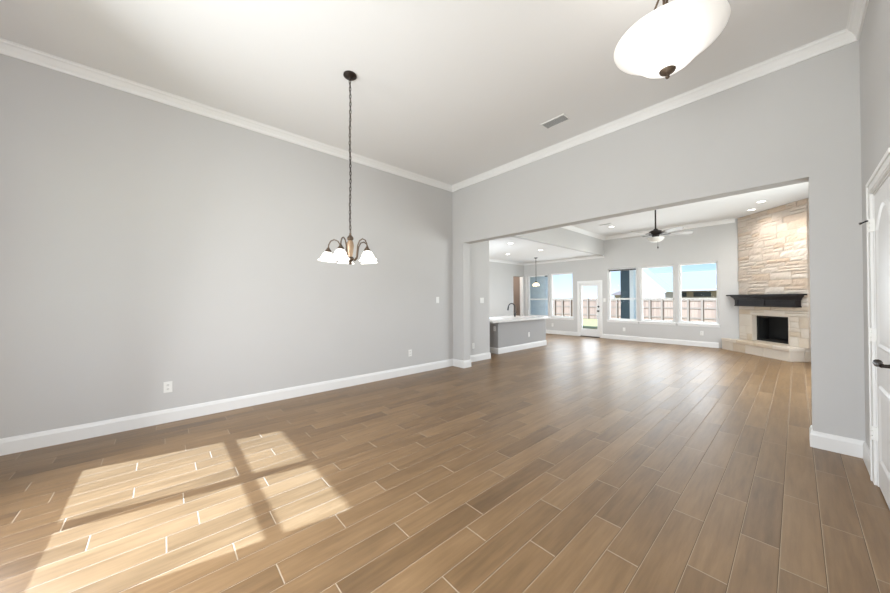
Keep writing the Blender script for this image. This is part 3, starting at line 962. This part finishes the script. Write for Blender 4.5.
chn.build('chain', M['bronze'], ch, True)
MB().tube([(0.006 * math.sin((zbot + (ztop - zbot) * k / 40) * 9.0) + 0.003 * math.sin(k * 1.3), 0.003 * math.cos(k * 1.3), zbot + (ztop - zbot) * k / 40) for k in range(41)], 0.0022, 6).build('cord', M['abronze'], ch, True)
MB().lathe([(0, 0.31), (0.012, 0.305), (0.010, 0.29), (0.022, 0.275), (0.030, 0.262), (0.030, 0.245), (0.018, 0.235), (0, 0.235)], (0, 0, 0), 24).build('top_cap', M['abronze'], ch, True)
MB().lathe([(0, 0.236), (0.020, 0.236), (0.030, 0.215), (0.034, 0.185), (0.029, 0.14), (0.024, 0.105), (0.020, 0.075), (0, 0.075)], (0, 0, 0), 24).build('column', M['amber'], ch, True, label='golden brown column')
MB().lathe([(0, 0.076), (0.024, 0.076), (0.036, 0.062), (0.036, 0.048), (0.018, 0.036), (0.012, 0.022), (0.016, 0.012), (0.010, 0.002), (0, 0)], (0, 0, 0), 24).build('finial', M['abronze'], ch, True)
vd = math.atan2(CY, CX)           # direction pointing away from the camera
for k in range(5):
    a = vd - math.radians(-12 + 72 * k)
    dx, dy = math.cos(a), math.sin(a)
    R = 0.205
    pr = [(0.022, 0.055), (0.050, 0.045), (0.075, 0.07), (0.082, 0.12), (0.090, 0.18), (0.115, 0.225), (0.150, 0.240), (0.182, 0.225), (0.200, 0.19), (R, 0.155)]
    arm = MB().tube([(dx * r, dy * r, z) for r, z in pr], 0.0062, 8).build('arm', M['abronze'], ch, True)
    MB().lathe([(0, 0.162), (0.012, 0.160), (0.016, 0.148), (0.027, 0.135), (0.030, 0.118), (0.024, 0.114), (0, 0.114)], (dx * R, dy * R, 0), 18).build('socket_cup', M['abronze'], arm, True)
    tilt = Matrix.Translation((dx * R, dy * R, 0.13)) @ Matrix.Rotation(math.radians(6), 4, Vector((dy, -dx, 0)))
    sh = MB().lathe([(0.024, -0.010), (0.036, -0.018), (0.049, -0.036), (0.057, -0.060), (0.068, -0.082), (0.085, -0.096), (0.083, -0.100), (0.066, -0.087), (0.054, -0.064), (0.046, -0.040), (0.034, -0.023), (0.024, -0.015)], (0, 0, 0), 28, cap=False).xf(tilt).build('glass_shade', M['shade'], ch, True, label='frosted white bell glass shade')

# ------------------------------------------------------------------ bowl pendant light near the ceiling
BX, BY, BZ = -0.535, 2.39, 2.95
R = 0.30
bl = thing('bowl_ceiling_light', 'large white alabaster glass bowl light with bronze finial near the ceiling', 'ceiling light', (BX, BY, BZ))
prof = [(0.035, -0.200), (0.09, -0.186), (0.135, -0.155), (0.175, -0.115), (0.212, -0.080), (0.25, -0.054), (0.280, -0.030), (0.295, -0.012), (R, 0.0)]
inner = [(r - 0.008, z + 0.006) for r, z in prof[::-1]]
MB().lathe(prof + inner, (0, 0, 0), 56, cap=False).build('glass_bowl', M['bowl'], bl, True, label='glowing alabaster bowl')
MB().lathe([(0, -0.190), (0.034, -0.190), (0.045, -0.199), (0.040, -0.211), (0.018, -0.225), (0.010, -0.234), (0.013, -0.242), (0.008, -0.250), (0, -0.252)], (0, 0, 0), 24).build('finial', M['abronze'], bl, True)
MB().lathe([(0, ZC - BZ), (0.085, ZC - BZ), (0.082, ZC - BZ - 0.016), (0.05, ZC - BZ - 0.035), (0.014, ZC - BZ - 0.045), (0, ZC - BZ - 0.045)], (0, 0, 0), 28).build('canopy', M['abronze'], bl, True)
MB().tube([(0, 0, ZC - BZ - 0.03), (0, 0, -0.195)], 0.008, 10).build('stem', M['abronze'], bl, True)
for k in range(3):
    a = math.radians(160 + 120 * k)
    dx, dy = math.cos(a), math.sin(a)
    pr = [(0.012, 0.33), (0.05, 0.30), (0.10, 0.22), (0.18, 0.12), (0.25, 0.05), (0.280, 0.012), (0.292, 0.018), (0.297, 0.035), (0.285, 0.05), (0.270, 0.044), (0.270, 0.032), (0.280, 0.028)]
    MB().tube([(dx * r, dy * r, z) for r, z in pr], 0.0065, 8).build('scroll_arm', M['abronze'], bl, True)
lamp('bowl_bulb', 'POINT', (BX, BY, BZ + 0.03), 4.0, (1, 0.95, 0.9), shadow_soft_size=0.08)

# ------------------------------------------------------------------ ceiling fan
fx, fy = -1.93, 7.58
fan = thing('ceiling_fan', 'dark bronze ceiling fan with five blades and a frosted light bowl', 'ceiling fan', (fx, fy, 2.55))
fz = 2.55
MB().lathe([(0, ZG - fz), (0.07, ZG - fz), (0.072, ZG - fz - 0.02), (0.05, ZG - fz - 0.06), (0.02, ZG - fz - 0.075), (0, ZG - fz - 0.075)], (0, 0, 0), 28).build('canopy', M['bronze'], fan, True)
MB().tube([(0, 0, ZG - fz - 0.06), (0, 0, 0.17)], 0.014, 12).build('downrod', M['bronze'], fan, True)
MB().lathe([(0, 0.19), (0.03, 0.185), (0.045, 0.16), (0.10, 0.14), (0.125, 0.115), (0.128, 0.085), (0.10, 0.06), (0.065, 0.045), (0.06, 0.0), (0.045, -0.01), (0, -0.01)], (0, 0, 0), 32).build('motor_housing', M['bronze'], fan, True)
MB().lathe([(0.02, -0.085), (0.07, -0.078), (0.115, -0.055), (0.145, -0.020), (0.150, 0.0), (0.145, 0.006), (0.06, 0.012)], (0, 0, -0.005), 32).build('light_bowl', M['fanglass'], fan, True, label='frosted glass light bowl')
MB().tube([(0.045, -0.045, 0.0), (0.05, -0.05, -0.10), (0.05, -0.05, -0.19)], 0.0025, 6).lathe([(0, -0.235), (0.010, -0.228), (0.012, -0.21), (0.006, -0.19), (0, -0.188)], (0.05, -0.05, 0), 10).build('pull_chain', M['bronze'], fan, True)
av = math.atan2(rt.y, rt.x)
for k in range(5):
    a = av + math.radians(-14 + 72 * k)
    m4 = Matrix.Rotation(a, 4, 'Z')
    bi = MB()
    bi.box((0.09, -0.016, 0.055), (0.22, 0.016, 0.066), 0.004)
    bi.box((0.20, -0.045, 0.058), (0.26, 0.045, 0.066), 0.004)
    bi.xf(m4)
    bm_ = MB()
    poly = [(0.22, -0.055), (0.45, -0.066), (0.60, -0.070), (0.645, -0.055), (0.66, -0.02), (0.66, 0.02), (0.645, 0.055), (0.60, 0.070), (0.45, 0.066), (0.22, 0.055)]
    bm_.prism(poly, 0.0, 0.008)
    bm_.xf(m4 @ Matrix.Translation((0, 0, 0.068)) @ Matrix.Rotation(math.radians(-13), 4, 'X'))
    b_ = bm_.build('blade', M['blade'], fan)
    bi.build('blade_bracket', M['bronze'], b_)

# ------------------------------------------------------------------ breakfast pendant
px_, py_ = -5.955, 9.53
pd = thing('pendant_light', 'small bronze pendant with a cream glass shade hanging in front of the breakfast windows', 'pendant light', (px_, py_, 1.74))
MB().lathe([(0, ZK - 1.74), (0.06, ZK - 1.74), (0.06, ZK - 1.74 - 0.012), (0.03, ZK - 1.74 - 0.03), (0, ZK - 1.74 - 0.03)], (0, 0, 0), 24).build('canopy', M['bronze'], pd, True)
MB().tube([(0, 0, ZK - 1.74 - 0.02), (0, 0, 0.15)], 0.008, 10).build('rod', M['bronze'], pd, True)
MB().lathe([(0, 0.17), (0.018, 0.165), (0.035, 0.14), (0.038, 0.115), (0, 0.115)], (0, 0, 0), 20).build('socket_cap', M['bronze'], pd, True)
MB().lathe([(0.034, 0.118), (0.070, 0.100), (0.105, 0.06), (0.125, 0.0), (0.120, 0.0), (0.100, 0.055), (0.066, 0.094), (0.034, 0.111)], (0, 0, 0), 28, cap=False).build('glass_shade', M['pendshade'], pd, True, label='glowing cream glass shade')
lamp('pendant_bulb', 'POINT', (px_, py_, 1.80), 4, (1, 0.85, 0.62), shadow_soft_size=0.03)

# ------------------------------------------------------------------ recessed downlights
def downlight(x, y, z, label, watts, group='recessed ceiling downlights', spot=140):
    t = thing('recessed_downlight', label, 'downlight', (x, y, z), 0, group)
    MB().lathe([(0.062, 0.0), (0.088, 0.0), (0.090, -0.004), (0.086, -0.007), (0.066, -0.008), (0.062, -0.003)], (0, 0, 0), 28, cap=False).build('trim_ring', M['plastic'], t, True)
    MB().lathe([(0, -0.001), (0.063, -0.001), (0.063, -0.004), (0, -0.005)], (0, 0, 0), 28).build('lens', M['canlens'], t, True, label='lit round lens')
    o = lamp('downlight_beam', 'SPOT', (x, y, z - 0.03), watts, (1, 0.93, 0.84), spot_size=math.radians(spot), spot_blend=0.8, shadow_soft_size=0.06)
    return t
downlight(-4.82, 6.548, ZK, 'lit downlight in the kitchen ceiling, the one nearest above the island', 30)
downlight(-6.045, 8.075, ZK, 'lit downlight in the kitchen ceiling, lowest in view and nearest the kitchen side wall', 30)
downlight(-4.918, 8.121, ZK, 'lit downlight in the kitchen ceiling just beside the dropped edge, above the pendant', 30)
downlight(-3.42, 9.30, ZG, 'lit downlight in the higher ceiling beside the ceiling fan, over the back windows', 35)
downlight(-0.47, 9.25, ZG, 'lit downlight above the stone fireplace, the one further out from the stone', 75, spot=150)
downlight(-0.66, 9.93, ZG, 'lit downlight above the stone fireplace, close against the stone face', 22, spot=150)

# ------------------------------------------------------------------ vents, outlets, switches
vt = thing('ceiling_vent', 'white louvered air vent in the ceiling by the opening wall', 'vent', (-1.98, 3.625, ZC))
mb = MB()
holes_wall(mb, -0.185, 0.185, -0.105, 0.105, [(-0.168, 0.168, -0.088, 0.088)], -0.008, 0.0, 'x')
mb.xf(Matrix.Rotation(-PI / 2, 4, 'X'))
mb.xf(Matrix.Translation((0, 0, -0.008)))
mb.xf(Matrix.Diagonal((0.85, 0.8, 1, 1)))
mb.build('vent_frame', M['trim'], vt)
MB().box((-0.142, -0.070, -0.0015), (0.142, 0.070, -0.0005)).build('vent_cavity', M['ventdark'], vt)
mb = MB()
for k in range(9):
    y = -0.060 + k * 0.015
    mb.box((-0.142, -0.0075, -0.0006), (0.142, 0.0075, 0.0006), 0, Matrix.Translation((0, y, -0.0055)) @ Matrix.Rotation(math.radians(32), 4, 'X'))
mb.build('louvers', M['vent'], vt)
vt = thing('ceiling_register', 'slim gray air register in the higher ceiling beside the fan downlight', 'vent', (-3.42, 8.86, ZG))
MB().box((-0.17, -0.06, -0.008), (0.17, 0.06, 0.0), 0.002).build('vent_frame', M['vent'], vt)
mb = MB()
for k in range(5):
    mb.box((-0.14, -0.04 + k * 0.018, -0.0105), (0.14, -0.032 + k * 0.018, -0.008))
mb.build('louvers', M['ventdark'], vt)

def plate(name, loc, rz, label, cat, w_=0.072, kind='outlet', group=None):
    """faces local -y"""
    t = thing(name, label, cat, loc, rz, group)
    MB().box((-w_ / 2, -0.006, -0.058), (w_ / 2, 0.0, 0.058), 0.002).build('cover_plate', M['plastic'], t)
    n = 2 if w_ > 0.1 else 1
    for i in range(n):
        cx_ = 0 if n == 1 else (-0.023 + 0.046 * i)
        if kind == 'outlet':
            for z in (-0.021, 0.021):
                so = MB().lathe([(0, -0.0085), (0.0155, -0.0085), (0.0165, -0.006), (0, -0.006)], (cx_, 0, z), 18, 'Y').build('socket', M['plastic'], t)
                MB().box((cx_ - 0.0075, -0.0092, z - 0.006), (cx_ - 0.0045, -0.0084, z + 0.008)).box((cx_ + 0.0045, -0.0092, z - 0.006), (cx_ + 0.0075, -0.0084, z + 0.008)).build('slot', M['slot'], so)
        elif kind == 'switch':
            MB().box((cx_ - 0.0165, -0.009, -0.033), (cx_ + 0.0165, -0.006, 0.033), 0.0015).build('rocker', M['plastic'], t)
    return t
R90 = -PI / 2            # local -y -> world ... see below
# on the left wall the plate must face +x : rotate +90 deg
plate('wall_outlet', (XL, 0.043, 0.375), PI / 2, 'white outlet low on the long left wall above the sunlit floor', 'outlet')
plate('wall_outlet', (XL, 3.20, 0.368), PI / 2, 'white outlet low on the left wall near the opening pillar', 'outlet')
plate('light_switch', (XL, 3.833, 1.286), PI / 2, 'white light switch on the left wall beside the opening pillar', 'switch', kind='switch')
plate('light_switch', (XL, 5.08, 1.27), PI / 2, 'wide white double switch on the wall end beside the kitchen', 'switch', 0.118, 'switch')
plate('wall_outlet', (XL, 4.80, 0.33), PI / 2, 'white outlet low on the wall end behind the opening pillar', 'outlet')
plate('wall_outlet', (IX - 0.10, IY0, 0.59), 0, 'white outlet on the short near end of the gray island', 'outlet')
plate('wall_outlet', (IX, 7.18, 0.36), PI / 2, 'white outlet on the long gray side of the kitchen island', 'outlet')
plate('wall_outlet', (-6.04, Y1, 0.33), 0, 'white outlet below the breakfast windows left of the glass door', 'outlet')
plate('wall_outlet', (-3.61, Y1, 0.33), 0, 'white outlet below the window with the dark column outside', 'outlet')
plate('wall_outlet', (-1.70, Y1, 0.36), 0, 'white outlet below the window next to the fireplace', 'outlet')
plate('light_switch', (-4.19, Y1, 1.25), 0, 'white light switch right of the glass back door', 'switch', kind='switch')

# ------------------------------------------------------------------ outdoors
st(MB().box((-60, 11.0, -0.30), (40, 75, -0.10)), 'ground', M['lawn'])
st(MB().box((-9.5, 10.93, -0.16), (-3.6, 14.2, -0.06)), 'ground_patio', M['concrete'])
st(MB().box((-60, -40, -0.40), (40, -1.6, -0.20)), 'ground_front', M['lawn'])
st(MB().box((-4.95, 10.93, 2.88), (-3.75, 13.8, 3.02)), 'porch_shade_slab', M['trim'])  # unseen slab added and sized to shade the porch column
st(MB().box((1.35, -1.6, -0.30), (40, 11.0, -0.15)), 'ground_side', M['lawn'])
st(MB().box((-60, -1.6, -0.30), (-9.1, 11.0, -0.15)), 'ground_kitchen_side', M['lawn'])
# porch side wall outside the first breakfast window
st(MB().box((-9.0, 11.9, -0.1), (-6.98, 12.15, 2.8)), 'wall_porch', M['ext'])
pc = thing('porch_column', 'dark slate porch column outside the window right of the glass door', 'column', (-4.42, 13.5, -0.08))
MB().box((-0.17, -0.17, 0.25), (0.15, 0.17, 2.75), 0.006).build('shaft', M['extdark'], pc)
MB().box((-0.20, -0.20, 0.0), (0.20, 0.20, 0.25), 0.01).build('plinth', M['extdark'], pc)
MB().box((0.15, -0.17, 0.25), (0.29, 0.17, 2.75), 0.004).build('side_strip', M['extpale'], pc, label='pale strip down the right side')  # pale strip along the column's right side
MB().box((-0.21, -0.21, 2.75), (0.32, 0.21, 2.95), 0.006).build('capital', M['extdark'], pc)

fn = thing('backyard_fence', 'weathered cedar privacy fence with pale posts across the back lawn', 'fence', (-6, 22, -0.1))
rf = random.Random(5)
x = -15.0
pk = MB()
while x < 7.0:
    w_ = 0.14
    pk.box((x, 0.0, 0.02), (x + w_ - 0.006, 0.018, 1.37 + rf.uniform(-0.012, 0.012)))
    x += w_
pk.build('picket_boards', M['fence'], fn)
for z in (0.25, 0.80, 1.24):
    MB().box((-15, -0.04, z), (7, 0.0, z + 0.08)).build('rail', M['fpost'], fn)
for k in range(35):
    x = -14.8 + k * 0.62
    MB().box((x - 0.05, -0.13, -0.1), (x + 0.05, -0.04, 1.40), 0.005).build('post', M['fpost'], fn)

# neighbours' houses
NY = 34.0
nb = thing('neighbor_house', 'white gabled house with long pale gray roof beyond the fence', 'house', (-5, NY, -0.1))
def qn(x, y, z): return (x + 5, y - NY, z + 0.1)
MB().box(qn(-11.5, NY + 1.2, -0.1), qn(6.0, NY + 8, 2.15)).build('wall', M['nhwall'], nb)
rb = MB()
a = [qn(-11.8, NY + 0.3, 2.02), qn(6.4, NY + 0.3, 2.02), qn(6.4, NY + 5.0, 3.95), qn(-11.8, NY + 5.0, 3.95), qn(-11.8, NY + 9.0, 2.02), qn(6.4, NY + 9.0, 2.02)]
vs = [rb.bm.verts.new(p) for p in a]
for f_ in ((0, 1, 2, 3), (3, 2, 5, 4), (0, 3, 4), (1, 5, 2), (0, 4, 5, 1)):
    rb.bm.faces.new([vs[i] for i in f_])
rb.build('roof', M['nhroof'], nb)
MB().box(qn(-11.8, NY + 0.25, 1.93), qn(6.4, NY + 0.35, 2.06)).build('fascia', M['nhwall'], nb)
for k, (xa, xb) in enumerate(((-7.6, -6.6), (-6.1, -4.9), (-4.5, -3.2))):
    wf = MB().box(qn(xa - 0.06, NY + 1.12, 0.9), qn(xb + 0.06, NY + 1.2, 1.9)).build('window', M['nhwall'], nb)
    MB().box(qn(xa, NY + 1.09, 1.42), qn(xb, NY + 1.12, 1.84)).build('pane', M['dwin'], wf)
MB().box(qn(-9.0, NY + 0.7, -0.1), qn(-7.9, NY + 1.2, 1.9)).build('brick_pier', M['nhbrick'], nb, label='red brick porch pier')
GX, GY = -8.5, NY - 6
gb = thing('gabled_garage', 'white gable end of a smaller house in front of the pale roof', 'house', (GX, GY, -0.1))
ng = MB()
gx = [(-0.75, 0), (1.95, 0), (1.95, 1.93), (0.0, 3.97), (-0.75, 3.19)]
av_ = [ng.bm.verts.new((x, 0, z)) for x, z in gx]; bv_ = [ng.bm.verts.new((x, 2.4, z)) for x, z in gx]
ng.bm.faces.new(av_); ng.bm.faces.new(bv_[::-1])
for i in range(5):
    ng.bm.faces.new((av_[i], bv_[i], bv_[(i + 1) % 5], av_[(i + 1) % 5]))
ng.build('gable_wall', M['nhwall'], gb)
for sgn, ln_ in ((1, 2.95), (-1, 1.15)):
    rot = Matrix.Translation((0, 0, 3.98)) @ Matrix.Rotation(math.radians(46.3) if sgn > 0 else PI - math.radians(46.1), 4, 'Y')
    z_ = (0.0, 0.06) if sgn > 0 else (-0.06, 0.0)
    rr = MB().box((0.0, -0.06, z_[0]), (ln_, 2.5, z_[1]))
    rr.xf(rot)
    rr.build('roof_slope', M['garage_roof'], gb)
    rk = MB().box((0.0, -0.085, z_[0] - (0.12 if sgn > 0 else 0.0)), (ln_, -0.06, z_[1] + (0.0 if sgn > 0 else 0.12)))
    rk.xf(rot)
    rk.build('rake_board', M['nhwall'], gb)
hh = thing('distant_house', 'distant house with brown hipped roof seen left of the porch column', 'house', (-13.2, 46, -0.1))
MB().box((-3.4, 0, 0), (3.4, 6, 1.9)).build('wall', M['nhwall'], hh)
mb = MB()
ra = [mb.bm.verts.new(p) for p in ((-3.9, -0.5, 1.85), (3.9, -0.5, 1.85), (3.9, 6.5, 1.85), (-3.9, 6.5, 1.85), (-1.0, 3, 3.6), (1.0, 3, 3.6))]
for f_ in ((0, 1, 5, 4), (1, 2, 5), (2, 3, 4, 5), (3, 0, 4), (0, 3, 2, 1)):
    mb.bm.faces.new([ra[i] for i in f_])
mb.build('roof', M['brroof'], hh)
